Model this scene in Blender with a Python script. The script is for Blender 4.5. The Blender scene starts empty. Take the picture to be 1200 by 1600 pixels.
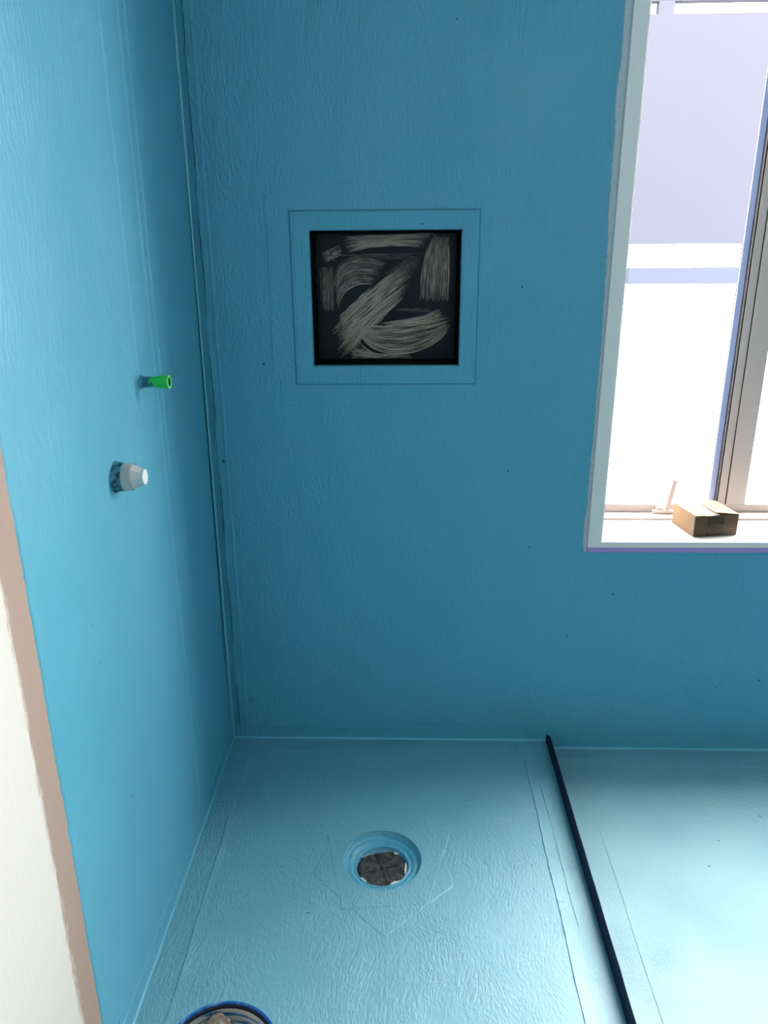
import bpy, bmesh, math, random
from mathutils import Vector, Matrix
random.seed(7)
SC = bpy.context.scene
COL = SC.collection

# ---------------------------------------------------------------- camera, world, light, exposure
cam_d = bpy.data.cameras.new('camera'); cam = bpy.data.objects.new('camera', cam_d); COL.objects.link(cam)
cam_d.sensor_fit = 'VERTICAL'; cam_d.sensor_height = 36.0; cam_d.lens = 36.0*1186.75/1600.0
cam_d.clip_start = 0.02
# columns: camera right, up, back in world axes
cam.matrix_world = Matrix(((0.99962908, -0.00181186, 0.02717383, 0.0),
                           (0.02628729, 0.32500655, -0.94534635, -2.09471),
                           (-0.00711884, 0.94571003, 0.32493363, 1.5),
                           (0, 0, 0, 1)))
SC.camera = cam
SC.view_settings.view_transform = 'Standard'
SC.view_settings.look = 'None'
SC.view_settings.gamma = 1.0
SC.view_settings.use_curve_mapping = False
SC.view_settings.exposure = 0.0
SKY = 31.0
W = bpy.data.worlds.new('overcast_sky'); SC.world = W; W.use_nodes = True
wb = W.node_tree.nodes['Background']; wb.inputs[0].default_value = (1.0, 0.985, 0.955, 1); wb.inputs[1].default_value = SKY
SC.cycles.max_bounces = 12; SC.cycles.diffuse_bounces = 7; SC.cycles.transparent_max_bounces = 12
SC.cycles.sample_clamp_indirect = 8.0
SC.cycles.use_denoising = True

# window opening in the back wall
WX0, WX1, WZ0, WZ1 = 0.577, 2.05, 0.688, 2.42
pl = bpy.data.lights.new('window_portal', 'AREA'); pl.shape = 'RECTANGLE'; pl.size = WX1-WX0; pl.size_y = WZ1-WZ0
pl.cycles.is_portal = True
po = bpy.data.objects.new('window_portal', pl); COL.objects.link(po)
po.location = ((WX0+WX1)/2, 0.34, (WZ0+WZ1)/2); po.rotation_euler = (math.radians(-90), 0, 0)


# added fill lamp behind the camera to brighten the back wall
fl = bpy.data.lights.new('rear_fill_light', 'AREA'); fl.shape = 'RECTANGLE'; fl.size = 1.1; fl.size_y = .8; fl.energy = 12; fl.color = (.90, .96, 1)
fo = bpy.data.objects.new('rear_fill_light', fl); COL.objects.link(fo); fo.location = (.95, -3.085, 2.15); fo.rotation_euler = (math.radians(90), 0, 0)

# ---------------------------------------------------------------- materials
def nodes(m):
    m.use_nodes = True
    return m.node_tree.nodes, m.node_tree.links, m.node_tree.nodes['Principled BSDF']

def plain(name, col, rough=0.5, metal=0.0, spec=0.5, bump=0.0, bscale=60.0, var=0.0):
    m = bpy.data.materials.new(name); N, L, b = nodes(m)
    b.inputs['Base Color'].default_value = (*col, 1); b.inputs['Roughness'].default_value = rough
    b.inputs['Metallic'].default_value = metal; b.inputs['Specular IOR Level'].default_value = spec
    tc = N.new('ShaderNodeTexCoord'); n = N.new('ShaderNodeTexNoise'); n.inputs['Scale'].default_value = bscale
    n.inputs['Detail'].default_value = 4; L.new(tc.outputs['Object'], n.inputs['Vector'])
    if bump:
        bp = N.new('ShaderNodeBump'); bp.inputs['Distance'].default_value = bump; L.new(n.outputs[0], bp.inputs['Height'])
        L.new(bp.outputs[0], b.inputs['Normal'])
    if var:
        mr = N.new('ShaderNodeMix'); mr.data_type = 'RGBA'
        mr.inputs[6].default_value = (*[c*(1-var) for c in col], 1); mr.inputs[7].default_value = (*[min(1, c*(1+var)) for c in col], 1)
        L.new(n.outputs[0], mr.inputs[0]); L.new(mr.outputs[2], b.inputs['Base Color'])
    return m

TEAL = (0.105, 0.388, 0.510)
def membrane(name, stretch, amp=0.0005, rough=0.36, warp=0.012, col=TEAL, fine=150.0, spec=.5, coat=0.0):
    """brushed-on waterproofing paint: stretch = relative frequency on x, y, z (low along the brush direction)"""
    m = bpy.data.materials.new(name); N, L, b = nodes(m)
    tc = N.new('ShaderNodeTexCoord')
    wn = N.new('ShaderNodeTexNoise'); wn.inputs['Scale'].default_value = 3.2; wn.inputs['Detail'].default_value = 2
    L.new(tc.outputs['Object'], wn.inputs['Vector'])
    sub = N.new('ShaderNodeVectorMath'); sub.operation = 'SUBTRACT'; sub.inputs[1].default_value = (.5, .5, .5); L.new(wn.outputs['Color'], sub.inputs[0])
    sc = N.new('ShaderNodeVectorMath'); sc.operation = 'SCALE'; sc.inputs['Scale'].default_value = warp*9; L.new(sub.outputs[0], sc.inputs[0])
    add = N.new('ShaderNodeVectorMath'); add.operation = 'ADD'; L.new(tc.outputs['Object'], add.inputs[0]); L.new(sc.outputs[0], add.inputs[1])
    mp = N.new('ShaderNodeMapping'); mp.inputs['Scale'].default_value = stretch; L.new(add.outputs[0], mp.inputs['Vector'])
    a = N.new('ShaderNodeTexNoise'); a.inputs['Scale'].default_value = fine; a.inputs['Detail'].default_value = 3; a.inputs['Roughness'].default_value = .55
    L.new(mp.outputs[0], a.inputs['Vector'])
    # patchiness of the brush texture
    pn = N.new('ShaderNodeTexNoise'); pn.inputs['Scale'].default_value = 5.0; pn.inputs['Detail'].default_value = 3; L.new(tc.outputs['Object'], pn.inputs['Vector'])
    pr = N.new('ShaderNodeMapRange'); pr.inputs[1].default_value = .35; pr.inputs[2].default_value = .65; pr.inputs[3].default_value = .25; pr.inputs[4].default_value = 1.2
    L.new(pn.outputs[0], pr.inputs[0])
    mu = N.new('ShaderNodeMath'); mu.operation = 'MULTIPLY'; L.new(a.outputs[0], mu.inputs[0]); L.new(pr.outputs[0], mu.inputs[1])
    # slow waviness of the coat
    lo = N.new('ShaderNodeTexNoise'); lo.inputs['Scale'].default_value = 9.0; lo.inputs['Detail'].default_value = 3; L.new(mp.outputs[0], lo.inputs['Vector'])
    lm = N.new('ShaderNodeMath'); lm.operation = 'MULTIPLY_ADD'; lm.inputs[1].default_value = 1.2; L.new(lo.outputs[0], lm.inputs[0]); L.new(mu.outputs[0], lm.inputs[2])
    # blobs and nibs
    vo = N.new('ShaderNodeTexVoronoi'); vo.inputs['Scale'].default_value = 16.0; L.new(add.outputs[0], vo.inputs['Vector'])
    cr = N.new('ShaderNodeSeparateColor'); L.new(vo.outputs['Color'], cr.inputs[0])
    gt = N.new('ShaderNodeMath'); gt.operation = 'GREATER_THAN'; gt.inputs[1].default_value = .72; L.new(cr.outputs[0], gt.inputs[0])
    vr = N.new('ShaderNodeMapRange'); vr.inputs[1].default_value = 0.0; vr.inputs[2].default_value = 0.055; vr.inputs[3].default_value = 1; vr.inputs[4].default_value = 0
    L.new(vo.outputs['Distance'], vr.inputs[0])
    hole = N.new('ShaderNodeMath'); hole.operation = 'MULTIPLY'; L.new(vr.outputs[0], hole.inputs[0]); L.new(gt.outputs[0], hole.inputs[1])
    hs = N.new('ShaderNodeMath'); hs.operation = 'MULTIPLY_ADD'; hs.inputs[1].default_value = -1.5; L.new(hole.outputs[0], hs.inputs[0]); L.new(lm.outputs[0], hs.inputs[2])
    bp = N.new('ShaderNodeBump'); bp.inputs['Distance'].default_value = amp*3; bp.inputs['Strength'].default_value = 1.0
    L.new(hs.outputs[0], bp.inputs['Height']); L.new(bp.outputs[0], b.inputs['Normal'])
    # faint thickness mottling of the paint, dark pinholes
    mx = N.new('ShaderNodeMix'); mx.data_type = 'RGBA'
    mx.inputs[6].default_value = (col[0]*.90, col[1]*.93, col[2]*.94, 1); mx.inputs[7].default_value = (min(1, col[0]*1.18), col[1]*1.06, col[2]*1.05, 1)
    L.new(pn.outputs[0], mx.inputs[0])
    dk = N.new('ShaderNodeMix'); dk.data_type = 'RGBA'; dk.inputs[7].default_value = (.02, .06, .08, 1); L.new(mx.outputs[2], dk.inputs[6])
    ht = N.new('ShaderNodeMath'); ht.operation = 'MULTIPLY'; ht.inputs[1].default_value = 1.0; L.new(hole.outputs[0], ht.inputs[0]); L.new(ht.outputs[0], dk.inputs[0])
    L.new(dk.outputs[2], b.inputs['Base Color'])
    b.inputs['Roughness'].default_value = rough; b.inputs['Specular IOR Level'].default_value = spec
    if coat: b.inputs['Coat Weight'].default_value = coat; b.inputs['Coat Roughness'].default_value = .5
    return m

M_WALLB = membrane('waterproof_coat_back', (1.0, 1.0, 0.28), .00150, .42, spec=.35)
M_WALLL = membrane('waterproof_coat_left', (1.0, 1.0, 0.16), .00042, .38)
M_FLOOR = membrane('waterproof_coat_floor', (1.0, 0.40, 1.0), .00125, .55, warp=.018, fine=165, spec=1.0, coat=.6, col=(.140, .388, .480))
M_FLOOR2 = membrane('waterproof_coat_floor_fine', (1.0, 0.8, 1.0), .00100, .58, warp=.018, fine=190, spec=.9, coat=.45, col=(.165, .375, .445))
M_TEAL = plain('waterproof_coat_plain', (.05, .13, .17), .6, bump=.0006, bscale=70)
M_WHITE = plain('white_joinery', (.92, .82, .76), .38, bump=.00008, bscale=40)
M_PVC = plain('window_frame_grey', (.50, .43, .40), .35)
M_SILL = plain('sill_white', (.46, .42, .40), .4, bump=.00008, bscale=40)
M_CEIL = plain('ceiling_white', (.17, .31, .37), .8, bump=.0003)
M_RUBBER = plain('black_gasket', (.006, .006, .007), .6)
M_TAPE = plain('purple_masking_tape', (.48, .28, .58), .55, bump=.0002, bscale=90)
M_BEADW = plain('plaster_bead_grey', (.50, .53, .56), .5, bump=.0012, bscale=55, var=.12)
M_SPACER = plain('glass_spacer_blue', (.46, .54, .85), .3)
M_CHIP = plain('white_chip', (.78, .76, .70), .5, bump=.001, bscale=200)
M_SCREEN = plain('lilac_screen', (.0325, .0322, .0415), .9, spec=0)
M_SCREEN2 = plain('lilac_rail', (.0320, .0350, .0480), .9, spec=0)
M_GROUND = plain('pale_paving', (.50, .50, .50), .9, spec=.1, bump=.002, bscale=8)
M_HOLE = plain('nail_hole', (.10, .10, .10), .8)

def wall_plaster():
    m = bpy.data.materials.new('bare_plasterboard'); N, L, b = nodes(m)
    tc = N.new('ShaderNodeTexCoord'); sx = N.new('ShaderNodeSeparateXYZ'); L.new(tc.outputs['Object'], sx.inputs[0])
    mp = N.new('ShaderNodeMapping'); mp.inputs['Scale'].default_value = (1, 5.0, 1.0); L.new(tc.outputs['Object'], mp.inputs['Vector'])
    n = N.new('ShaderNodeTexNoise'); n.inputs['Scale'].default_value = 18; n.inputs['Detail'].default_value = 8; n.inputs['Roughness'].default_value = .7; L.new(mp.outputs[0], n.inputs['Vector'])
    a = N.new('ShaderNodeMath'); a.operation = 'MULTIPLY_ADD'; a.inputs[1].default_value = .040; L.new(n.outputs[0], a.inputs[0]); L.new(sx.outputs['Y'], a.inputs[2])
    r = N.new('ShaderNodeMapRange'); r.inputs[1].default_value = -1.132; r.inputs[2].default_value = -1.122; L.new(a.outputs[0], r.inputs[0])
    mx = N.new('ShaderNodeMix'); mx.data_type = 'RGBA'; mx.inputs[6].default_value = (.76, .69, .62, 1); mx.inputs[7].default_value = (.41, .285, .225, 1)
    L.new(r.outputs[0], mx.inputs[0]); L.new(mx.outputs[2], b.inputs['Base Color']); b.inputs['Roughness'].default_value = .85
    bp = N.new('ShaderNodeBump'); bp.inputs['Distance'].default_value = .0006; L.new(n.outputs[0], bp.inputs['Height']); L.new(bp.outputs[0], b.inputs['Normal'])
    return m
M_PLASTER = wall_plaster()

def splotch(name, c1, c2, scale, lo, hi, axis=None, a0=0, a1=1, rough=.45, bump=.0006):
    """two paints on one surface, blotchy; optionally biased along a local axis"""
    m = bpy.data.materials.new(name); N, L, b = nodes(m)
    tc = N.new('ShaderNodeTexCoord'); n = N.new('ShaderNodeTexNoise'); n.inputs['Scale'].default_value = scale; n.inputs['Detail'].default_value = 4
    L.new(tc.outputs['Object'], n.inputs['Vector']); src = n.outputs[0]
    if axis is not None:
        sx = N.new('ShaderNodeSeparateXYZ'); L.new(tc.outputs['Object'], sx.inputs[0])
        r = N.new('ShaderNodeMapRange'); r.inputs[1].default_value = a0; r.inputs[2].default_value = a1; r.inputs[3].default_value = -.6; r.inputs[4].default_value = .6
        L.new(sx.outputs[axis], r.inputs[0])
        ad = N.new('ShaderNodeMath'); ad.operation = 'ADD'; L.new(src, ad.inputs[0]); L.new(r.outputs[0], ad.inputs[1]); src = ad.outputs[0]
    rr = N.new('ShaderNodeMapRange'); rr.inputs[1].default_value = lo; rr.inputs[2].default_value = hi; L.new(src, rr.inputs[0])
    mx = N.new('ShaderNodeMix'); mx.data_type = 'RGBA'; mx.inputs[6].default_value = (*c1, 1); mx.inputs[7].default_value = (*c2, 1)
    L.new(rr.outputs[0], mx.inputs[0]); L.new(mx.outputs[2], b.inputs['Base Color']); b.inputs['Roughness'].default_value = rough
    bp = N.new('ShaderNodeBump'); bp.inputs['Distance'].default_value = bump; L.new(n.outputs[0], bp.inputs['Height']); L.new(bp.outputs[0], b.inputs['Normal'])
    return m

def glass():
    m = bpy.data.materials.new('clear_glass'); m.use_nodes = True; N = m.node_tree.nodes; L = m.node_tree.links; N.clear()
    o = N.new('ShaderNodeOutputMaterial'); t = N.new('ShaderNodeBsdfTransparent'); g = N.new('ShaderNodeBsdfGlossy'); g.inputs['Roughness'].default_value = .02
    f = N.new('ShaderNodeFresnel'); f.inputs[0].default_value = 1.2; x = N.new('ShaderNodeMixShader')
    ge = N.new('ShaderNodeNewGeometry'); om = N.new('ShaderNodeMath'); om.operation = 'SUBTRACT'; om.inputs[0].default_value = 1; L.new(ge.outputs['Backfacing'], om.inputs[1])
    fm = N.new('ShaderNodeMath'); fm.operation = 'MULTIPLY'; L.new(f.outputs[0], fm.inputs[0]); L.new(om.outputs[0], fm.inputs[1]); L.new(fm.outputs[0], x.inputs[0]); L.new(t.outputs[0], x.inputs[1]); L.new(g.outputs[0], x.inputs[2]); L.new(x.outputs[0], o.inputs[0])
    return m
M_GLASS = glass()

# ---------------------------------------------------------------- mesh helpers
def link(name, bm, mat, parent=None, smooth=False, loc=None):
    me = bpy.data.meshes.new(name); bmesh.ops.recalc_face_normals(bm, faces=bm.faces) if len(bm.faces) > 1 else None
    bm.to_mesh(me); bm.free(); me.materials.append(mat)
    if smooth:
        for p in me.polygons: p.use_smooth = True
    o = bpy.data.objects.new(name, me); COL.objects.link(o)
    if loc is not None: o.location = loc
    if parent: o.parent = parent
    return o
def struct(o): o['kind'] = 'structure'; return o
def tag(o, label, cat, group=None):
    o['label'] = label; o['category'] = cat
    if group: o['group'] = group
    return o
def empty(name, loc, label=None, cat=None):
    o = bpy.data.objects.new(name, None); COL.objects.link(o); o.location = loc; o.empty_display_size = .05
    if label: tag(o, label, cat)
    return o
def box(bm, x0, x1, y0, y1, z0, z1, bev=0.0):
    r = bmesh.ops.create_cube(bm, size=1); vs = r['verts']
    for v in vs: v.co = Vector(((x0+x1)/2+v.co.x*(x1-x0), (y0+y1)/2+v.co.y*(y1-y0), (z0+z1)/2+v.co.z*(z1-z0)))
    if bev:
        es = list({e for v in vs for e in v.link_edges})
        bmesh.ops.bevel(bm, geom=es, offset=bev, segments=2, profile=.5, affect='EDGES')
    return bm
def mkbox(*a, bev=0.0): return box(bmesh.new(), *a, bev=bev)
def face(bm, pts): return bm.faces.new([bm.verts.new(p) for p in pts])
def at_origin(o, c):
    """move a mesh's origin to c without moving its surface"""
    c = Vector(c); o.data.transform(Matrix.Translation(-c)); o.location = c; return o

def ragged(poly, step=.01, jit=.001, seed=1, slow=0.0):
    """resample a closed 2D polygon with a hand-cut wobble"""
    rn = random.Random(seed); out = []; s = 0.0
    n = len(poly); ph = rn.random()*9
    for i in range(n):
        a = Vector(poly[i]); b = Vector(poly[(i+1) % n]); d = b-a; l = d.length
        k = max(1, int(l/step)); nrm = Vector((d.y, -d.x)).normalized()
        for j in range(k):
            p = a+d*(j/k); w = 0 if j == 0 else rn.gauss(0, jit) + slow*math.sin((s+j*step)*23+ph)*math.sin((s+j*step)*7+ph)
            out.append(p+nrm*w)
        s += l
    return out
def plate(name, poly, to3, th, ch, mat, parent=None, base=0.0, inner=None):
    """thin coat or sheet lying on a surface: outline in 2D, chamfered edge; to3(u, v, h) maps to the room; inner = matching inner loop for a ring"""
    bm = bmesh.new(); n = len(poly)
    def off(loop, d):
        res = []
        for i in range(len(loop)):
            a, b, c = loop[i-1], loop[i], loop[(i+1) % len(loop)]
            t = (c-a); nn = Vector((-t.y, t.x)); nn = nn.normalized() if nn.length > 1e-9 else Vector((0, 0)); res.append(b+nn*d)
        return res
    area = sum(poly[i-1].x*poly[i].y-poly[i].x*poly[i-1].y for i in range(n))
    top = off(poly, ch if area > 0 else -ch)
    lo = [bm.verts.new(to3(p.x, p.y, base)) for p in poly]; hi = [bm.verts.new(to3(p.x, p.y, base+th)) for p in top]
    for i in range(n): bm.faces.new((lo[i-1], lo[i], hi[i], hi[i-1]))
    if inner is None:
        bm.faces.new(hi)
        bmesh.ops.triangulate(bm, faces=[f for f in bm.faces if len(f.verts) > 4])
    else:
        inn = [bm.verts.new(to3(p.x, p.y, base+th)) for p in inner]
        for i in range(n): bm.faces.new((hi[i-1], hi[i], inn[i], inn[i-1]))
    return link(name, bm, mat, parent)
on_back = lambda u, v, h: (u, -h, v)       # u = x, v = z, sticking out towards the room
on_left = lambda u, v, h: (XL+h, u, v)     # u = y, v = z
on_floor = lambda u, v, h: (u, v, h)
on_floor2 = lambda u, v, h: (u, v, ZR+h)
def rect(a, b, c, d): return [(a, c), (b, c), (b, d), (a, d)]

def tube(bm, pts, rad, seg=10, cap=True):
    rings = []
    for i, p in enumerate(pts):
        p = Vector(p); t = (Vector(pts[min(i+1, len(pts)-1)])-Vector(pts[max(i-1, 0)])).normalized()
        u = t.orthogonal().normalized() if i == 0 else (rings_u - t*rings_u.dot(t)).normalized()
        rings_u = u; w = t.cross(u); r = rad[i] if isinstance(rad, (list, tuple)) else rad
        rings.append([bm.verts.new(p+(u*math.cos(a)+w*math.sin(a))*r) for a in [2*math.pi*k/seg for k in range(seg)]])
    for a, b in zip(rings, rings[1:]):
        for k in range(seg): bm.faces.new((a[k-1], a[k], b[k], b[k-1]))
    if cap: bm.faces.new(rings[0]); bm.faces.new(rings[-1])
    return bm
def lathe(bm, prof, c, seg=96, axis='Z', closed=False, wob=None):
    """profile of (radius, height) about an axis through c"""
    rings = []
    for r, h in prof:
        if r < 1e-6:
            P = (0, 0, h); ring = [P]
        else: ring = [(r*(wob(2*math.pi*k/seg, r, h) if wob else 1)*math.cos(2*math.pi*k/seg), r*(wob(2*math.pi*k/seg, r, h) if wob else 1)*math.sin(2*math.pi*k/seg), h) for k in range(seg)]
        vs = []
        for q in ring:
            q = (q[2], q[0], q[1]) if axis == 'X' else q
            vs.append(bm.verts.new(Vector(q)+Vector(c)))
        rings.append(vs)
    for a, b in zip(rings, rings[1:]):
        if len(a) == 1 and len(b) == 1: continue
        for k in range(seg):
            if len(a) == 1: bm.faces.new((a[0], b[k-1], b[k]))
            elif len(b) == 1: bm.faces.new((a[k-1], a[k], b[0]))
            else: bm.faces.new((a[k-1], a[k], b[k], b[k-1]))
    return bm

# ---------------------------------------------------------------- the room shell
XL, XR, YF, ZC, ZR, TH = -0.558, 2.35, -3.1, 2.62, -0.028, 0.34
LIPX = 0.458
DR = (-0.057, -0.518)          # drain centre on the floor
NI = (-0.249, 0.146, 1.204, 1.551)   # niche mouth x0 x1 z0 z1
NO = (-0.301, 0.194, 1.152, 1.601)   # hollow round the niche

bm = bmesh.new()
# front sheet with two openings, cut as a grid
xs = [XL-.1, NO[0], NO[1], WX0, WX1, XR+.1]; zs = [-.1, WZ0, NO[2], NO[3], WZ1, ZC+.1]
for i in range(5):
    for j in range(5):
        a, b_, c, d = xs[i], xs[i+1], zs[j], zs[j+1]
        if i == 1 and j == 2: continue
        if i == 3 and 1 <= j <= 3: continue
        face(bm, [(a, 0, c), (b_, 0, c), (b_, 0, d), (a, 0, d)])
        face(bm, [(a, TH, c), (b_, TH, c), (b_, TH, d), (a, TH, d)])
for k in range(5):
    face(bm, [(xs[k], 0, zs[-1]), (xs[k+1], 0, zs[-1]), (xs[k+1], TH, zs[-1]), (xs[k], TH, zs[-1])]); face(bm, [(xs[k], 0, zs[0]), (xs[k+1], 0, zs[0]), (xs[k+1], TH, zs[0]), (xs[k], TH, zs[0])])
    for X in (xs[0], xs[-1]): face(bm, [(X, 0, zs[k]), (X, 0, zs[k+1]), (X, TH, zs[k+1]), (X, TH, zs[k])])
face(bm, [(NO[0], TH, NO[2]), (NO[1], TH, NO[2]), (NO[1], TH, NO[3]), (NO[0], TH, NO[3])])
# built-up zone round the niche: soft step 4 mm proud, flat ring, rounded lip into the niche
def loop4(r, y, s=0.0): return [(r[0]+s, y, r[2]+s), (r[1]-s, y, r[2]+s), (r[1]-s, y, r[3]-s), (r[0]+s, y, r[3]-s)]
loops = [loop4(NO, 0), loop4(NO, -.0065, .004), loop4(NO, -.0080, .012), loop4(NI, -.0060, -.010), loop4(NI, -.0048, -.003), loop4(NI, -.0020, -.0005), loop4(NI, .011, 0)]
for A, B in zip(loops, loops[1:]):
    for k in range(4): face(bm, [A[k], A[(k+1) % 4], B[(k+1) % 4], B[k]])
bmesh.ops.remove_doubles(bm, verts=bm.verts, dist=1e-5)
wall_back = struct(link('wall_back', bm, M_WALLB))
# window reveal lining of the opening
bm = bmesh.new()
R = [(WX0, WZ0), (WX1, WZ0), (WX1, WZ1), (WX0, WZ1)]
for k in range(4):
    a, b_ = R[k], R[(k+1) % 4]; face(bm, [(a[0], 0, a[1]), (b_[0], 0, b_[1]), (b_[0], TH, b_[1]), (a[0], TH, a[1])])
struct(link('trim_1', bm, M_SILL))

wall_left = struct(link('wall_left', mkbox(XL-.12, XL, YF-.1, 0, -.1, ZC+.1), M_PLASTER))
wall_right = struct(link('wall_right', mkbox(XR, XR+.12, YF-.1, 0, -.1, ZC+.1), M_TEAL))
wall_front = struct(link('wall_front', mkbox(XL, XR, YF-.12, YF, -.1, ZC+.1), M_TEAL))
ceiling = struct(link('ceiling', mkbox(XL-.1, XR+.1, YF-.1, TH, ZC, ZC+.12), M_CEIL))

# shower floor with a round hole for the drain dish
RD = 0.102; SEG = 96
bm = bmesh.new()
circ = [(DR[0]+RD*math.cos(2*math.pi*k/SEG), DR[1]+RD*math.sin(2*math.pi*k/SEG)) for k in range(SEG)]
def to_rect(k, x0, x1, y0, y1):
    a = 2*math.pi*k/SEG; dx, dy = math.cos(a), math.sin(a)
    t = min((x1-DR[0])/dx if dx > 1e-9 else 9, (x0-DR[0])/dx if dx < -1e-9 else 9, (y1-DR[1])/dy if dy > 1e-9 else 9, (y0-DR[1])/dy if dy < -1e-9 else 9)
    return (DR[0]+dx*t, DR[1]+dy*t)
S0 = (DR[0]-.2, DR[0]+.2, DR[1]-.2, DR[1]+.2)
sq = [to_rect(k, *S0) for k in range(SEG)]
for k in range(SEG): face(bm, [(*circ[k-1], 0), (*circ[k], 0), (*sq[k], 0), (*sq[k-1], 0)])
# corners of the square that the ray fan cuts off
for cx, cy in ((S0[0], S0[2]), (S0[1], S0[2]), (S0[1], S0[3]), (S0[0], S0[3])):
    near = sorted(sq, key=lambda p: abs(p[0]-cx)+abs(p[1]-cy))[:2]
    if abs(near[0][0]-cx)+abs(near[0][1]-cy) > 1e-6: face(bm, [(cx, cy, 0), (*near[0], 0), (*near[1], 0)])
gx = [XL-.02, S0[0], S0[1], LIPX]; gy = [YF-.05, S0[2], S0[3], .02]
for i in range(3):
    for j in range(3):
        if i == 1 and j == 1: continue
        face(bm, [(gx[i], gy[j], 0), (gx[i+1], gy[j], 0), (gx[i+1], gy[j+1], 0), (gx[i], gy[j+1], 0)])
bmesh.ops.remove_doubles(bm, verts=bm.verts, dist=1e-5)
for f in bm.faces:
    if f.normal.z < 0: f.normal_flip()
floor = struct(link('floor', bm, M_FLOOR))
floor2 = struct(link('floor', mkbox(LIPX+.0045, XR, YF, 0, ZR-.08, ZR), M_FLOOR2))
sub = struct(link('floor', mkbox(XL-.1, LIPX, YF-.1, .02, -.12, -.09), M_FLOOR2))

# upright metal lip between shower floor and the lower floor
bm = bmesh.new()
n = 60; prev = None
for i in range(n+1):
    y = -0.002-(2.6*i/n); z = .052+.0008*math.sin(i*1.7)
    if i == 0: z = .024
    if i == 1: z = .050
    if -.90 < y < -.84: z = .0545
    ring = [bm.verts.new(p) for p in ((LIPX-.0015, y, -.02), (LIPX-.0008, y, z-.001), (LIPX+.0003, y, z), (LIPX+.0015, y, z), (LIPX+.0022, y, z-.001), (LIPX+.005, y, ZR))]
    if prev:
        for k in range(5): bm.faces.new((prev[k], prev[k+1], ring[k+1], ring[k]))
    else: bm.faces.new(ring)
    prev = ring
bm.faces.new(prev)
M_LIP = plain('lip_dark_paint', (.007, .015, .042), .6, spec=.12, bump=.0006, bscale=60)
lip = link('threshold_strip', bm, M_LIP)
tag(lip, 'dark navy upright strip dividing the shower floor from the lower floor', 'threshold')

# ---------------------------------------------------------------- painted-on sheets and bands
struct(wall_left)
coat = plate('paint_coat', ragged([(-1.088, -.02), (0, -.02), (0, ZC), (-1.088, ZC)], .012, .0008, 3, .0010), on_left, .0016, .004, M_WALLL, wall_left)
def band(name, pts, to3, parent, mat, seed, th=.0012, ch=.0022, base=0.0, jit=.0006, step=.012):
    return plate(name, ragged(pts, step, jit, seed, .0006), to3, th, ch, mat, parent, base)
B = .0016
def ridge(p, q, to3, parent, mat, seed, h=.0010, w1=.0008, w2=.02, jit=.0005, slow=.0009, base=0.0):
    """edge of an overlapping sheet from p to q: steep on the left of the line, fading out over w2 on its right"""
    rn = random.Random(seed); bmn = bmesh.new(); p, q = Vector(p), Vector(q); d = q-p; n = max(2, int(d.length/.012)); nn = Vector((d.y, -d.x)).normalized(); prev = None; ph = rn.random()*9
    for i in range(n+1):
        c = p+d*(i/n)+nn*(rn.gauss(0, jit)+slow*math.sin(i*.21+ph)); hh = 1.9*h*rn.uniform(.7, 1.2)
        if i in (0, n): hh = 0
        ring = [bmn.verts.new(to3(*(c+nn*k), base+z)) for k, z in ((-w1*math.copysign(1, w2), -.0002), (0, hh), (w2*.3, hh*.55), (w2, -.0002))]
        if prev:
            for k in range(3): bmn.faces.new((prev[k], prev[k+1], ring[k+1], ring[k]))
        prev = ring
    return link('bandage_edge', bmn, mat, parent)
# left wall: edges that face the window side
ridge((-.405, 0.02), (-.405, 2.44), on_left, wall_left, M_WALLL, 5, base=B, h=.0011, w1=.0012, w2=-.012)
ridge((-.370, 1.0), (-.360, 2.44), on_left, wall_left, M_WALLL, 25, base=B, h=.0011, w1=.0012, w2=-.012)
ridge((-.512, 1.18), (-.505, 2.40), on_left, wall_left, M_WALLL, 6, base=B, h=.0008, w1=.0012, w2=-.012)
ridge((-1.08, .05), (-.02, .05), on_left, wall_left, M_WALLL, 7, h=.0008, base=B)
# back wall
ridge((-.5355, .045), (-.5355, 2.44), on_back, wall_back, M_WALLB, 9, h=.0030, w1=.0008, w2=-.016, slow=.0012)
ridge((-.508, .05), (-.516, 2.44), on_back, wall_back, M_WALLB, 8, h=.0014, w1=.0006, w2=.007)
rn = random.Random(77); bm = bmesh.new()
tube(bm, [(-.5345+.0011*math.sin(i*.31)+rn.gauss(0, .0003), -.0002, .05+2.38*i/150) for i in range(151)], [.0008+.0004*abs(math.sin(i*.9)) for i in range(151)], 6)
link('seam_crack', bm, plain('dark_seam', (.012, .045, .075), .8, spec=.1), wall_back)
ridge((LIPX, .045), (XL+.03, .045), on_back, wall_back, M_WALLB, 10, h=.0014, w1=.001, w2=-.02)
ridge((LIPX+.02, .030), (XR-.01, .030), on_back, wall_back, M_WALLB, 11, h=.0012)
ridge((-.14, .075), (.33, .062), on_back, wall_back, M_WALLB, 31, h=.0008)
# floors
ridge((-.487, -2.5), (-.492, -.03), on_floor, floor, M_FLOOR, 12, h=.0012, w1=.001)
ridge((XL+.03, -.064), (LIPX-.02, -.064), on_floor, floor, M_FLOOR, 13, h=.0010, w1=.001)
ridge((.368, -2.5), (.374, -.10), on_floor, floor, M_FLOOR, 14, h=.0018, w2=.03)
ridge((.408, -.72), (.404, -.20), on_floor, floor, M_FLOOR, 15, h=.0010)
ridge((LIPX+.03, -.053), (XR-.02, -.053), on_floor2, floor2, M_FLOOR2, 16, h=.0010)
ridge((LIPX+.10, -.082), (1.5, -.080), on_floor2, floor2, M_FLOOR2, 17, h=.0007)
ridge((.528, -2.4), (.545, -.35), on_floor2, floor2, M_FLOOR2, 18, h=.0007)

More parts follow.
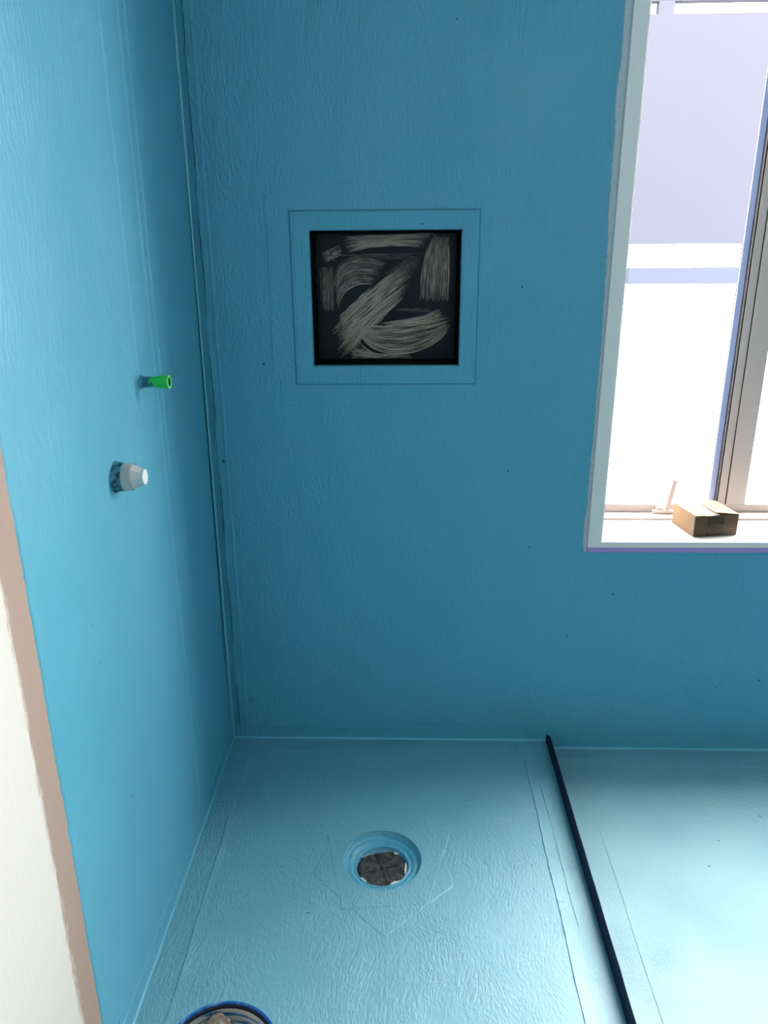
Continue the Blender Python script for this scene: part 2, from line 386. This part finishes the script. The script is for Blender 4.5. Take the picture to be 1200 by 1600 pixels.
# membrane sheets set round the drain, a ring from the dish edge outwards
def ring_sheet(name, corners, seed, th, jit=.0008):
    c = Vector(DR); out = []; rn = random.Random(seed)
    P = [Vector(p) for p in corners]
    for k in range(SEG):
        d = Vector((math.cos(2*math.pi*k/SEG), math.sin(2*math.pi*k/SEG))); best = None
        for i in range(len(P)):
            a, b_ = P[i]-c, P[(i+1) % len(P)]-c; e = b_-a; den = d.x*e.y-d.y*e.x
            if abs(den) < 1e-9: continue
            t = (a.x*e.y-a.y*e.x)/den; s = (a.x*d.y-a.y*d.x)/den
            if t > 0 and -1e-6 <= s <= 1+1e-6: best = t if best is None else max(best, t)
        out.append(c+d*(best+rn.gauss(0, jit)))
    inn = [Vector(q) for q in circ]
    return plate(name, out, on_floor, th, .0025, M_FLOOR, floor, inner=inn)
ring_sheet('membrane_sheet', [(-.233, -.57), (-.046, -.757), (.125, -.60), (.072, -.36), (-.174, -.335)], 3, .0009)
ring_sheet('membrane_sheet', [(-.21, -.43), (-.15, -.68), (.06, -.66), (.13, -.40), (-.06, -.33)], 4, .0015)
# wider membrane patch round the niche
def frame_sheet(name, outer, inner, th, seed):
    bmn = bmesh.new(); rn = random.Random(seed)
    O = ragged(outer, .008, .0007, seed, .0008)
    for p in O: pass
    lo = [bmn.verts.new(on_back(p.x, p.y, 0)) for p in O]
    cx = sum(p.x for p in O)/len(O); cz = sum(p.y for p in O)/len(O)
    hi, mid = [], []
    for p in O:
        q = Vector((cx, cz))+(p-Vector((cx, cz)))*.990; hi.append(bmn.verts.new(on_back(q.x, q.y, th)))
        # matching point on the inner rectangle
        u = min(max(q.x, inner[0]), inner[1]); v = min(max(q.y, inner[2]), inner[3])
        mid.append(bmn.verts.new(on_back(u, v, th if True else 0)))
    for i in range(len(O)):
        bmn.faces.new((lo[i-1], lo[i], hi[i], hi[i-1])); bmn.faces.new((hi[i-1], hi[i], mid[i], mid[i-1]))
    bmesh.ops.remove_doubles(bmn, verts=bmn.verts, dist=1e-6)
    return link(name, bmn, M_WALLB, wall_back)
frame_sheet('membrane_sheet', rect(-.345, .222, 1.094, 1.668), (NO[0], NO[1], NO[2], NO[3]), .0011, 21)
frame_sheet('membrane_sheet', rect(-.362, .205, 1.165, 1.640), (NO[0], NO[1], NO[2], NO[3]), .0018, 22)

# sealant fillets in the corners
def fillet(name, a, b_, u, v, r, mat, parent=None):
    """a-b line in the corner, u and v the two directions out of it"""
    bmf = bmesh.new(); a, b_, u, v = Vector(a), Vector(b_), Vector(u), Vector(v); N_ = 60; prev = None; rn = random.Random(len(name)+int(a.x*100))
    for i in range(N_+1):
        p = a.lerp(b_, i/N_); rr = r*(1+rn.uniform(-.12, .12))
        ring = [bmf.verts.new(p+u*rr*(1-math.sin(t))+v*rr*(1-math.cos(t))) for t in [k*math.pi/2/4 for k in range(5)]]
        if prev:
            for k in range(4): bmf.faces.new((prev[k], prev[k+1], ring[k+1], ring[k]))
        prev = ring
    return link(name, bmf, mat, parent, smooth=True)
M_SEAL = plain('sealant_teal', (.16, .47, .58), .3)
struct(fillet('trim_2', (XL, 0, 0), (XL, 0, ZC), (1, 0, 0), (0, -1, 0), .006, M_SEAL))
struct(fillet('trim_3', (XL, 0, 0), (LIPX, 0, 0), (0, -1, 0), (0, 0, 1), .0055, M_SEAL))
struct(fillet('trim_4', (LIPX+.01, 0, ZR), (XR, 0, ZR), (0, -1, 0), (0, 0, 1), .0055, M_SEAL))
struct(fillet('trim_5', (XL, 0, 0), (XL, -2.4, 0), (1, 0, 0), (0, 0, 1), .006, M_SEAL))

# ---------------------------------------------------------------- window
win = struct(empty('window_1', (WX0, 0, WZ0)))
def wpart(name, bm_, mat, smooth=False):
    o = link(name, bm_, mat); o.data.transform(Matrix.Translation(Vector((-WX0, 0, -WZ0)))); o.parent = win; return o
CX0, CX1 = 0.536, 0.5745
wpart('casing', mkbox(CX0, CX1, -.007, .02, .673, WZ1+.04, bev=.0012), M_WHITE)
wpart('casing', mkbox(CX1, WX1, -.007, .02, .673, .691, bev=.0012), M_WHITE)
wpart('casing', mkbox(WX1, WX1+.04, -.007, .02, .673, WZ1+.04, bev=.0012), M_WHITE)
wpart('casing', mkbox(CX1, WX1, -.007, .02, WZ1, WZ1+.04, bev=.0012), M_WHITE)
wpart('casing_bead', mkbox(CX1+.0003, CX1+.003, -.004, .03, .691, WZ1, bev=.0006), M_WHITE)
# sill: front nosing, groove, flat, raised step, upstand
wpart('window_sill', mkbox(WX0, WX1, -.003, .043, .672, .6915, bev=.001), M_SILL)
wpart('window_sill', mkbox(WX0, WX1, .0455, .186, .672, .6905, bev=.0008), M_SILL)
wpart('sill_step', mkbox(WX0, WX1, .188, .25, .672, .697, bev=.0012), M_PVC)
# fixed frame
FY = .247
wpart('frame', mkbox(WX0, WX1, FY, .31, .697, .7235, bev=.001), M_PVC)
wpart('frame', mkbox(WX0, WX1, FY, .31, WZ1-.04, WZ1, bev=.001), M_PVC)
wpart('frame', mkbox(WX0, WX0+.04, FY, .31, .7235, WZ1-.04, bev=.001), M_PVC)
wpart('frame', mkbox(WX1-.04, WX1, FY, .31, .7235, WZ1-.04, bev=.001), M_PVC)
wpart('mullion', mkbox(1.031, 1.090, FY-.001, .31, .7235, WZ1-.04, bev=.001), M_PVC)
wpart('gasket', mkbox(1.027, 1.031, FY+.003, .30, .7235, WZ1-.04), M_RUBBER)
# left sash
wpart('sash', mkbox(1.004, 1.027, FY+.001, .30, .7235, WZ1-.04, bev=.0008), M_PVC)
wpart('gasket', mkbox(.9995, 1.004, FY+.002, .29, .7235, WZ1-.04), M_RUBBER)
wpart('sash', mkbox(WX0+.04, WX0+.055, FY+.002, .30, .7235, WZ1-.04, bev=.0008), M_PVC)
wpart('spacer', mkbox(.9815, .9995, .2685, .270, .7235, WZ1-.04), M_SPACER)
wpart('pane', mkbox(WX0+.055, .9995, .272, .276, .7235, WZ1-.04), M_GLASS)
wpart('pane', mkbox(1.090, WX1-.04, .272, .276, .7235, WZ1-.04), M_GLASS)
# window stay: base plate, pivot and raised handle
bm = mkbox(.796, .868, .226, FY, .698, .7075, bev=.0012); box(bm, .808, .832, .232, FY, .7075, .719, bev=.001)
stay = wpart('window_latch', bm, M_PVC)
bm = bmesh.new(); box(bm, -.0075, .0075, -.003, .003, 0, .108, bev=.001)
bm.transform(Matrix.Translation((.836, .2255, .704)) @ Matrix.Rotation(.16, 4, 'Y'))
hd = wpart('handle', bm, M_PVC); hd.parent = stay
bm = lathe(bmesh.new(), [(0, 0), (.007, 0), (.007, .006), (0, .006)], (0, 0, 0), 24); bm.transform(Matrix.Translation((.838, .226, .708)) @ Matrix.Rotation(math.pi/2, 4, 'X'))
pv = wpart('pivot', bm, M_PVC); pv.parent = stay
# ragged plaster bead between casing and blue coat, nails, purple tape
rn = random.Random(5); bm = bmesh.new(); prev = None; N_ = 220
key = [(.655, .527), (.70, .5225), (.745, .522), (.80, .526), (.88, .5245), (1.0, .527), (1.15, .5265), (1.3, .5275), (1.36, .525), (1.47, .5235), (1.6, .517), (1.75, .516), (1.85, .5125), (1.95, .517), (2.06, .5165), (2.26, .518)]
def kx(z):
    for (a, xa), (b_, xb) in zip(key, key[1:]):
        if a <= z <= b_: t = (z-a)/(b_-a); t = t*t*(3-2*t); return xa+(xb-xa)*t
    return .52
for i in range(N_+1):
    z = .6585+(2.255-.6585)*i/N_; x = kx(z)+rn.gauss(0, .0006)
    ring = [bm.verts.new(p) for p in ((x, 0, z), (x+.002, -.0022, z), (CX0-.005, -.0026, z), (CX0-.001, -.0006, z), (CX0+.001, -.0006, z))]
    if prev:
        for k in range(4): bm.faces.new((prev[k], prev[k+1], ring[k+1], ring[k]))
    prev = ring
wpart('plaster_bead', bm, M_BEADW)
for z, x in ((1.83, .5235), (1.655, .5215), (1.472, .5235), (1.30, .529), (1.19, .530), (.96, .530), (.87, .529), (.745, .527)):
    bm = lathe(bmesh.new(), [(.0016, 0), (.0030, .0008), (.0034, 0)], (0, 0, 0), 16); box(bm, -.0012, .0012, -.0012, .0012, -.0004, .0002)
    bm.transform(Matrix.Translation((x, -.0027, z)) @ Matrix.Rotation(math.pi/2, 4, 'X'))
    wpart('nail', bm, M_BEADW)
bm = bmesh.new(); T = ragged([(.5335, .6725), (.537, .6602), (.5395, .6585), (WX1+.03, .6585), (WX1+.03, .6735), (.5335, .6735)], .03, .0003, 4)
tp = plate('masking_tape', T, lambda u, v, h: (u-WX0, -h, v-WZ0), .0075, .0006, M_TAPE); tp.parent = win

# ---------------------------------------------------------------- niche lined with black coat
ND = .092
def black_coat():
    m = bpy.data.materials.new('black_brushed_coat'); N, L, b = nodes(m)
    b.inputs['Base Color'].default_value = (.006, .011, .015, 1); b.inputs['Roughness'].default_value = .34; b.inputs['Specular IOR Level'].default_value = .22
    tc = N.new('ShaderNodeTexCoord'); mp = N.new('ShaderNodeMapping'); mp.inputs['Rotation'].default_value = (0, .8, 0); mp.inputs['Scale'].default_value = (8, 8, 1); L.new(tc.outputs['Object'], mp.inputs[0])
    n = N.new('ShaderNodeTexNoise'); n.inputs['Scale'].default_value = 18; n.inputs['Distortion'].default_value = .6; L.new(mp.outputs[0], n.inputs[0])
    bp = N.new('ShaderNodeBump'); bp.inputs['Distance'].default_value = .0006; L.new(n.outputs[0], bp.inputs[2]); L.new(bp.outputs[0], b.inputs['Normal'])
    return m
M_BLACK = black_coat()
M_BRIS = plain('brush_streak_grey', (.56, .44, .355), .5, spec=.2, bump=.0003, bscale=300, var=.5)
M_BRIS2 = plain('brush_streak_dark', (.15, .125, .108), .5, spec=.2, bump=.0003, bscale=300, var=.5)
niche = empty('shower_niche', ((NI[0]+NI[1])/2, .011, NI[2]), 'square recessed wall niche smeared inside with glossy black coating', 'niche')
nc = niche.location
bm = bmesh.new()
a = loop4(NI, .0095, -.0004); b3 = loop4(NI, ND-.005, .001); b4 = loop4(NI, ND, .006)
for A_, B_ in ((a, b3), (b3, b4)):
    for k in range(4): face(bm, [A_[k], A_[(k+1) % 4], B_[(k+1) % 4], B_[k]])
bmesh.ops.remove_doubles(bm, verts=bm.verts, dist=1e-5)
o = link('lining', bm, plain('black_coat_shaded', (.003, .003, .004), .75, spec=.1, bump=.0006)); o.data.transform(Matrix.Translation(-Vector(nc))); o.parent = niche  # darker copy of the coat, shade of the niche sides put into colour
o = link('back_panel', mkbox(NI[0]+.004, NI[1]-.004, ND-.0001, ND+.006, NI[2]+.004, NI[3]-.004), M_BLACK); o.data.transform(Matrix.Translation(-Vector(nc))); o.parent = niche
# crop coordinates (0..1200 over 400 photo px) to the niche's back plane
def nxz(u, v):
    fx, fz = (u-247)/(966-247), (v-240)/(872-240)
    d = (2.0947+ND)/2.0947
    return Vector(((NI[0]+fx*(NI[1]-NI[0]))*d, (NI[3]-fz*(NI[3]-NI[2])-1.5)*d+1.5))
def bez(P, t):
    P = [Vector(p) for p in P]
    while len(P) > 1: P = [a.lerp(b_, t) for a, b_ in zip(P, P[1:])]
    return P[0]
def stroke(A, B_, n, seed, mat, wob=3.0, rag=.10, brk=.25, wid=.8):
    """bristle marks fanned between two edge curves A and B_ (crop coordinates)"""
    rn = random.Random(seed); bmn = bmesh.new(); M_ = 22
    n = int(n*1.25)
    for i in range(n):
        s = (i+rn.uniform(-.4, .4))/max(1, n-1); t0 = rn.uniform(0, rag); t1 = 1-rn.uniform(0, rag)
        if rn.random() < brk:
            if rn.random() < .5: t1 = rn.uniform(.4, .9)
            else: t0 = rn.uniform(.1, .6)
        ph = rn.uniform(0, 6); w0 = rn.choice((.6, .8, 1.0, 1.0, 1.3, 1.9))*wid*.00062; h = rn.uniform(.0003, .0008); prev = None
        for j in range(M_+1):
            f = j/M_; t = t0+(t1-t0)*f
            uv = lambda tt: bez(A, tt).lerp(bez(B_, tt), s)+Vector((0, math.sin(tt*7+ph)*wob*.35))
            p = nxz(*uv(t)); q = nxz(*uv(min(1, t+.01))) - nxz(*uv(t-.01)); nn = Vector((-q.y, q.x)).normalized()
            w = w0*(math.sin(math.pi*min(max(f, .03), .97))**.35)*(1+.45*math.sin(f*19+ph*3))
            ring = [bmn.verts.new((p.x+nn.x*k*w, ND-.0002-(h if k == 0 else 0), p.y+nn.y*k*w)) for k in (-1, 0, 1)]
            if prev: bmn.faces.new((prev[0], prev[1], ring[1], ring[0])); bmn.faces.new((prev[1], prev[2], ring[2], ring[1]))
            prev = ring
    o = link('brush_stroke', bmn, mat); o.data.transform(Matrix.Translation(-Vector(nc))); o.parent = niche; return o
# edges as Bezier control points: (start ... end)
stroke([(390, 268), (600, 262), (860, 252)], [(425, 345), (580, 290), (790, 322)], 34, 1, M_BRIS)
stroke([(300, 362), (500, 335), (700, 345), (790, 345)], [(310, 350), (500, 352), (640, 372), (760, 380)], 8, 2, M_BRIS2)
stroke([(362, 500), (340, 365), (470, 330), (625, 385)], [(380, 620), (380, 470), (470, 440), (560, 490)], 38, 3, M_BRIS2)
stroke([(355, 480), (360, 350), (480, 335), (620, 390)], [(372, 600), (400, 500), (460, 480), (545, 485)], 30, 13, M_BRIS)
stroke([(300, 345), (340, 320), (400, 300)], [(320, 392), (360, 370), (400, 345)], 12, 4, M_BRIS)
stroke([(335, 700), (450, 560), (600, 450), (745, 365)], [(380, 850), (480, 740), (600, 640), (705, 545)], 60, 5, M_BRIS, rag=.16)
stroke([(370, 640), (440, 580), (540, 490)], [(385, 680), (470, 600), (560, 520)], 14, 6, M_BRIS)
stroke([(345, 720), (430, 640), (470, 590)], [(430, 850), (470, 770), (520, 690)], 24, 7, M_BRIS, rag=.2)
stroke([(840, 262), (790, 330), (772, 440), (772, 560)], [(905, 265), (915, 380), (915, 460), (908, 575)], 44, 8, M_BRIS, rag=.05, brk=.2)
stroke([(840, 262), (800, 330), (782, 440), (782, 560)], [(900, 265), (905, 380), (905, 460), (898, 570)], 26, 18, M_BRIS2, rag=.05, brk=.2)
stroke([(290, 400), (290, 500), (296, 610)], [(350, 395), (362, 500), (352, 612)], 24, 9, M_BRIS2, rag=.08)
stroke([(300, 400), (305, 500), (305, 612)], [(350, 395), (358, 500), (352, 620)], 9, 10, M_BRIS, rag=.08)
stroke([(455, 670), (560, 700), (750, 660), (922, 640)], [(470, 690), (500, 850), (800, 870), (920, 690)], 46, 11, M_BRIS, rag=.06, brk=.2)
stroke([(600, 705), (750, 690), (915, 680)], [(600, 770), (700, 800), (890, 770)], 16, 12, M_BRIS2, rag=.12)
stroke([(560, 668), (700, 650), (830, 640), (860, 590)], [(620, 690), (760, 680), (880, 670), (905, 640)], 20, 14, M_BRIS)
stroke([(640, 600), (750, 596), (835, 600)], [(640, 612), (750, 612), (840, 620)], 4, 15, M_BRIS2)
stroke([(430, 800), (540, 815), (740, 822)], [(425, 835), (560, 838), (740, 836)], 12, 16, M_BRIS)
stroke([(470, 750), (500, 790), (560, 815)], [(430, 820), (480, 826), (540, 830)], 14, 17, M_BRIS)
stroke([(590, 440), (660, 400), (740, 352)], [(720, 450), (750, 420), (775, 360)], 26, 19, M_BRIS2)
stroke([(262, 300), (262, 500), (268, 620)], [(276, 280), (276, 500), (276, 600)], 4, 20, M_BRIS2)

# ---------------------------------------------------------------- floor drain
drain = empty('floor_drain', (DR[0], DR[1], 0), 'round sunken floor drain plugged with a brown cover in the blue floor', 'drain')
rn = random.Random(9)
wb_ = lambda a, r, h: 1+(.012*math.sin(3*a+1)+.008*math.sin(7*a+2)+.005*math.sin(13*a))*(1 if .068 < r < .1 else 0)
M_DISH = membrane('waterproof_coat_dish', (1, 1, 1), .0016, .34, warp=.05, fine=60)
bm = lathe(bmesh.new(), [(RD+.001, .0002), (.1005, -.0012), (.0985, -.0085), (.095, -.0128), (.089, -.0138), (.0850, -.0122), (.0815, -.0140), (.077, -.0190), (.0735, -.0200), (.0715, -.0178), (.0690, -.0182), (.0668, -.0220), (.0655, -.031), (.0655, -.04)], (0, 0, 0), 96, wob=wb_)
link('dish', bm, M_DISH, drain, smooth=True)
M_PLUG = splotch('crusted_plug', (.022, .018, .017), (.085, .075, .07), 60, .40, .64, rough=.6, bump=.003)
prof = [(0.0, -.0265), (.004, -.0265), (.005, -.029), (.02, -.029), (.045, -.0285), (.058, -.0275), (.0625, -.029), (.0635, -.033), (.0635, -.04)]
bm = lathe(bmesh.new(), prof, (0, 0, 0), 64)
for v in bm.verts:
    r = math.hypot(v.co.x, v.co.y)
    if .006 < r < .062: v.co.z += .0012*math.sin(v.co.x*190+1)*math.sin(v.co.y*170)+rn.uniform(-.0004, .0004)
# moulded cross on the cover
for ang in (.35, .35+math.pi/2):
    b2 = bmesh.new(); box(b2, .012, .054, -.0022, .0022, -.0290, -.0272, bev=.0006); b2.transform(Matrix.Rotation(ang, 4, 'Z'))
    me_ = bpy.data.meshes.new('t'); b2.to_mesh(me_); bm.from_mesh(me_); b2.transform(Matrix.Rotation(math.pi, 4, 'Z')); b2.to_mesh(me_); bm.from_mesh(me_); b2.free(); bpy.data.meshes.remove(me_)
link('plug', bm, M_PLUG, drain)
link('screw', lathe(bmesh.new(), [(0, -.0235), (.003, -.0238), (.0052, -.025), (.0055, -.028)], (0, 0, 0), 24), plain('rusty_screw', (.05, .04, .035), .5, metal=.6), drain, smooth=True)
def chip(a0, a1, r0, r1, z, seed):
    rn = random.Random(seed); bmn = bmesh.new(); n = 10; O = []
    for i in range(n+1): a = math.radians(a0+(a1-a0)*i/n); r = r1+rn.uniform(-.0008, .0003); O.append((r*math.cos(a), r*math.sin(a)))
    for i in range(n, -1, -1): a = math.radians(a0+(a1-a0)*i/n); e = abs(i/n-.5)*2; r = r1-(r1-r0)*(1-e**3)*rn.uniform(.6, 1); O.append((r*math.cos(a)*.999, r*math.sin(a)*.999))
    lo = [bmn.verts.new((x, y, z-.004)) for x, y in O]; hi = [bmn.verts.new((x, y, z+rn.uniform(0, .0006))) for x, y in O]
    bmn.faces.new(hi); bmn.faces.new(lo[::-1])
    for i in range(len(O)): bmn.faces.new((lo[i-1], lo[i], hi[i], hi[i-1]))
    o = link('rim_chip', bmn, M_CHIP, drain); return o
for q in ((125, 140, .057, .0648, -.0255, 1), (48, 62, .056, .065, -.0255, 2), (-22, 18, .058, .065, -.0255, 3), (-75, -40, .056, .066, -.0250, 4), (212, 235, .059, .0652, -.0250, 5), (236, 285, .0625, .0655, -.0252, 6)):
    chip(*q)
# torn flap of blue coat hanging over the far rim of the plug
bm = bmesh.new(); n = 24; prev = None; rn = random.Random(4)
for i in range(n+1):
    a = math.radians(58+92*i/n); w = .013*math.sin(math.pi*i/n)**.7+rn.uniform(0, .0025)
    ring = [bm.verts.new((r*math.cos(a), r*math.sin(a), z)) for r, z in ((.0655, -.0235), (.0655-w*.5, -.0245), (.0655-w, -.0262))]
    if prev:
        for k in range(2): bm.faces.new((prev[k], prev[k+1], ring[k+1], ring[k]))
    prev = ring
o = link('torn_coat', bm, plain('torn_coat_pale', (.10, .24, .32), .4, bump=.001, bscale=120), drain, smooth=True)

# ---------------------------------------------------------------- pipe stubs in the left wall
XW = XL+.0016
M_GREEN = splotch('green_plastic_painted', (.03, .155, .215), (.03, .60, .07), 60, .38, .52, axis='X', a0=.005, a1=.052, rough=.35)
M_GTIP = plain('pale_green_rim', (.22, .80, .22), .35)
gp = empty('pipe_stub', (XW, -.508, 1.243), 'small bright green hollow plastic pipe plug sticking out of blue left wall', 'pipe')
bm = lathe(bmesh.new(), [(.0135, -.002), (.0130, .004), (.0112, .006), (.0112, .026), (.0118, .030), (.0135, .042), (.0142, .050), (.0142, .060)], (0, 0, 0), 10, axis='X')
link('body', bm, M_GREEN, gp)
bm = lathe(bmesh.new(), [(.0142, .060), (.0138, .0622), (.0108, .0624), (.0102, .060)], (0, 0, 0), 24, axis='X')
link('mouth', bm, M_GTIP, gp, smooth=False)
link('bore', lathe(bmesh.new(), [(.0103, .0605), (.0095, .050), (.0080, .020), (0, .020)], (0, 0, 0), 24, axis='X'), plain('dark_green_bore', (.02, .10, .015), .6, spec=.1), gp)
bm = lathe(bmesh.new(), [(.0165, -.0005), (.0150, .0010), (.0135, .0025), (.0120, .007)], (0, 0, 0), 48, axis='X', wob=lambda a, r, h: 1+.03*math.sin(2*a)+.02*math.sin(5*a))
link('paint_collar', bm, plain('thick_teal_paint', (.06, .25, .35), .3, bump=.001, bscale=90), gp, smooth=True)

wp = empty('pipe_plug', (XW, -.700, 1.0915), 'dirty white tapered plastic pipe plug with teal paint smeared round its base', 'pipe')
M_DIRTY = splotch('dirty_white_plastic', (.035, .17, .24), (.62, .52, .46), 75, .36, .46, axis='X', a0=-.030, a1=.050, rough=.45)
bm = lathe(bmesh.new(), [(.0275, -.002), (.0270, .006), (.0268, .018), (.0262, .033), (.0255, .0345)], (0, 0, 0), 48, axis='X')
link('socket', bm, M_DIRTY, wp)
bm = lathe(bmesh.new(), [(.0255, .0345), (.0245, .0355), (.0155, .0530), (.0150, .0545)], (0, 0, 0), 8, axis='X')
link('cone', bm, plain('off_white_plastic', (.66, .62, .58), .4, bump=.0006, bscale=90, var=.15), wp)
bm = lathe(bmesh.new(), [(.0152, .0530), (.0150, .0565), (.0138, .0571), (.0130, .0560), (0, .0556)], (0, 0, 0), 32, axis='X')
link('cap', bm, plain('white_plastic_cap', (.80, .79, .76), .35), wp)
bm = lathe(bmesh.new(), [(.0325, -.0005), (.0305, .0015), (.0295, .004), (.0288, .010), (.0282, .015), (.0268, .0170)], (0, 0, 0), 64, axis='X', wob=lambda a, r, h: 1+.02*math.sin(2*a+2)+.015*math.sin(5*a)+(.012*math.sin(11*a)+.01*math.sin(17*a+1))*(h > .003))
link('paint_collar', bm, splotch('lumpy_teal_paint', (.008, .045, .07), (.07, .28, .36), 110, .40, .60, rough=.3, bump=.004), wp, smooth=True)

# ---------------------------------------------------------------- carton on the sill
BZ = .6918
bxo = Vector((.855, .035, BZ)); ux = Vector((.135, .021, 0)); uy = Vector((-.022, .128, 0)); H = .063
ux_n, uy_n = ux.normalized(), uy.normalized()
carton = empty('cardboard_box', bxo, 'small open brown cardboard box resting on the white window sill', 'box')
carton.rotation_euler = (0, 0, math.atan2(ux.y, ux.x)); LW, LD = ux.length, uy.length
M_CARD = plain('brown_cardboard', (.17, .096, .038), .8, bump=.0002, bscale=150, var=.10)
M_KRAFT = plain('brown_packing_tape', (.05, .026, .008), .25, bump=.0003, bscale=60)
t = .0018
bm = bmesh.new()
box(bm, 0, LW, 0, LD, 0, t); box(bm, 0, LW, 0, t, t, H, .0003); box(bm, 0, LW, LD-t, LD, t, H, .0003); box(bm, 0, t, t, LD-t, t, H, .0003); box(bm, LW-t, LW, t, LD-t, t, H, .0003)
link('carton_body', bm, M_CARD, carton)
link('flap', mkbox(0, .033, .001, LD-.001, H, H+.0016, bev=.0003), M_CARD, carton)
bm = mkbox(-.075, 0, .001, LD-.001, 0, .0016, bev=.0003); bm.transform(Matrix.Translation((LW, 0, H)) @ Matrix.Rotation(math.radians(7), 4, 'Y'))
link('flap', bm, M_CARD, carton)
link('flap', mkbox(.004, LW-.004, .002, .010, H-.004, H-.0022), M_CARD, carton)
M_TAPE_SHADE = plain('brown_tape_shade', (.095, .050, .017), .35, bump=.0002, bscale=60)
link('tape_and_shade', mkbox(.001, LW-.001, -.0006, 0, .001, H-.001), M_TAPE_SHADE, carton)  # full-width brown layer added to put the front face's shade into colour
link('tape_and_shade', mkbox(.038, .090, -.0012, -.0006, .002, H*.44), M_KRAFT, carton)
link('tape_and_shade', mkbox(.040, .092, -.0012, -.0006, H*.55, H-.004), M_KRAFT, carton)
link('tape_and_shade', mkbox(-.0005, 0, .001, .022, .001, H-.001), M_TAPE_SHADE, carton)
paper = link('foam_sheet', mkbox(.030, .082, .008, LD-.004, H-.006, H-.0005, bev=.002), plain('white_foam', (.86, .86, .86), .6, bump=.001), None)
paper.matrix_world = Matrix.Translation(bxo) @ Matrix.Rotation(carton.rotation_euler.z, 4, 'Z')
tag(paper, 'white foam sheet packed in the open cardboard box', 'packing')

# ---------------------------------------------------------------- bucket at the bottom edge
BC = Vector((-.316, -1.178, 0)); BR, BH = .1005, .2
bucket = empty('paint_bucket', BC, 'white bucket with a blue-smeared rim standing on the shower floor', 'bucket')
M_RIM = splotch('blue_paint_rim', (.005, .10, .36), (.20, .42, .62), 28, .50, .68, rough=.25)
def bucket_mat():
    m = bpy.data.materials.new('bucket_inside'); N, L, b = nodes(m)
    tc = N.new('ShaderNodeTexCoord'); mp = N.new('ShaderNodeMapping'); mp.inputs['Scale'].default_value = (1, 1, 5); L.new(tc.outputs['Object'], mp.inputs[0])
    n = N.new('ShaderNodeTexNoise'); n.inputs['Scale'].default_value = 16; n.inputs['Detail'].default_value = 4; n.inputs['Distortion'].default_value = 1.2; L.new(mp.outputs[0], n.inputs[0])
    cr = N.new('ShaderNodeValToRGB'); e = cr.color_ramp.elements
    e[0].position = .30; e[0].color = (.02, .16, .45, 1); e[1].position = .52; e[1].color = (.66, .62, .55, 1)
    k = cr.color_ramp.elements.new(.42); k.color = (.10, .24, .42, 1)
    L.new(n.outputs[0], cr.inputs[0]); L.new(cr.outputs[0], b.inputs['Base Color']); b.inputs['Roughness'].default_value = .4
    return m
M_BIN = bucket_mat()
link('bucket_body', lathe(bmesh.new(), [(0, .001), (BR*.80, .001), (BR*.82, .004), (BR*.985, BH-.012), (BR*.985, BH-.006), (BR*.955, BH-.006), (BR*.95, BH-.014), (BR*.79, .006), (0, .006)], (0, 0, 0), 96), M_BIN, bucket, smooth=True)
bm = bmesh.new(); rings = []
link('rim', lathe(bmesh.new(), [(BR+.003*math.cos(q), BH-.003+.0045*math.sin(q)) for q in [2*math.pi*k/12 for k in range(13)]], (0, 0, 0), 96), M_RIM, bucket, smooth=True)
link('rim_shadow', lathe(bmesh.new(), [(BR-.0030, BH-.003), (BR-.0065, BH-.003), (BR-.0065, BH-.008), (BR-.0030, BH-.008)], (0, 0, 0), 96), plain('rim_shadow_black', (.01, .01, .015), .5), bucket, smooth=False)  # black ring stands in for the shadow line just inside the rim
M_LUMP = splotch('crusty_brown_lump', (.10, .072, .058), (.26, .21, .17), 90, .40, .66, rough=.8, bump=.004)
bm = bmesh.new(); rn = random.Random(12)
pr_ = [(0, .004), (.015, .004), (.016, .05), (.017, .10), (.021, .135), (.0265, .155), (.0275, .175), (.0245, .188), (.014, .193), (0, .194)]
lathe(bm, pr_, (0, 0, 0), 28, wob=lambda a, r, h: 1+.10*math.sin(2*a+h*60)+.07*math.sin(5*a+h*130)+.05*math.sin(9*a-h*90))
lump = link('plaster_lump', bm, M_LUMP, None, smooth=True, loc=(-.334, -1.122, .006))
tag(lump, 'crusty brownish lump of dried plaster standing inside the bucket', 'plaster lump')

# ---------------------------------------------------------------- outdoors
gr = struct(link('ground', mkbox(-8, 12, .6, 14, -.62, -.55), M_GROUND))
scr = empty('privacy_screen', (1.7, 3.0, -.55), 'pale lilac panel on a fence outside the window', 'fence')
def spart(name, a, mat, bev=.004):
    o = link(name, mkbox(*a, bev=bev), mat); o.data.transform(Matrix.Translation(Vector((-1.7, -3.0, .55)))); o.parent = scr; return o
spart('panel', (1.20, 2.27, 3.0, 3.05, 1.528, 2.778), M_SCREEN)
spart('rail', (1.42, 2.27, 3.0, 3.06, 1.287, 1.388), M_SCREEN2)
spart('rail', (1.20, 2.27, 3.0, 3.06, 2.84, 2.93), M_SCREEN)
for x in (1.452,): spart('post', (x, x+.09, 3.0, 3.06, 2.77, 2.85), M_SCREEN)
for x in (2.17,): spart('post', (x, x+.10, 3.06, 3.16, 0, 2.93), M_SCREEN)
spart('post', (1.22, 1.32, 3.06, 3.16, 0, 2.93), M_SCREEN)


# invented window frame, out of view, set round the added fill lamp
rear = struct(empty('fill_light_frame', (.95, YF, 2.15)))
bm = bmesh.new()
for a_ in ((-.61, .61, .40, .46), (-.61, .61, -.46, -.40), (-.61, -.55, -.40, .40), (.55, .61, -.40, .40)):
    box(bm, a_[0], a_[1], 0, .03, a_[2], a_[3], bev=.003)
link('frame', bm, M_PVC, rear)
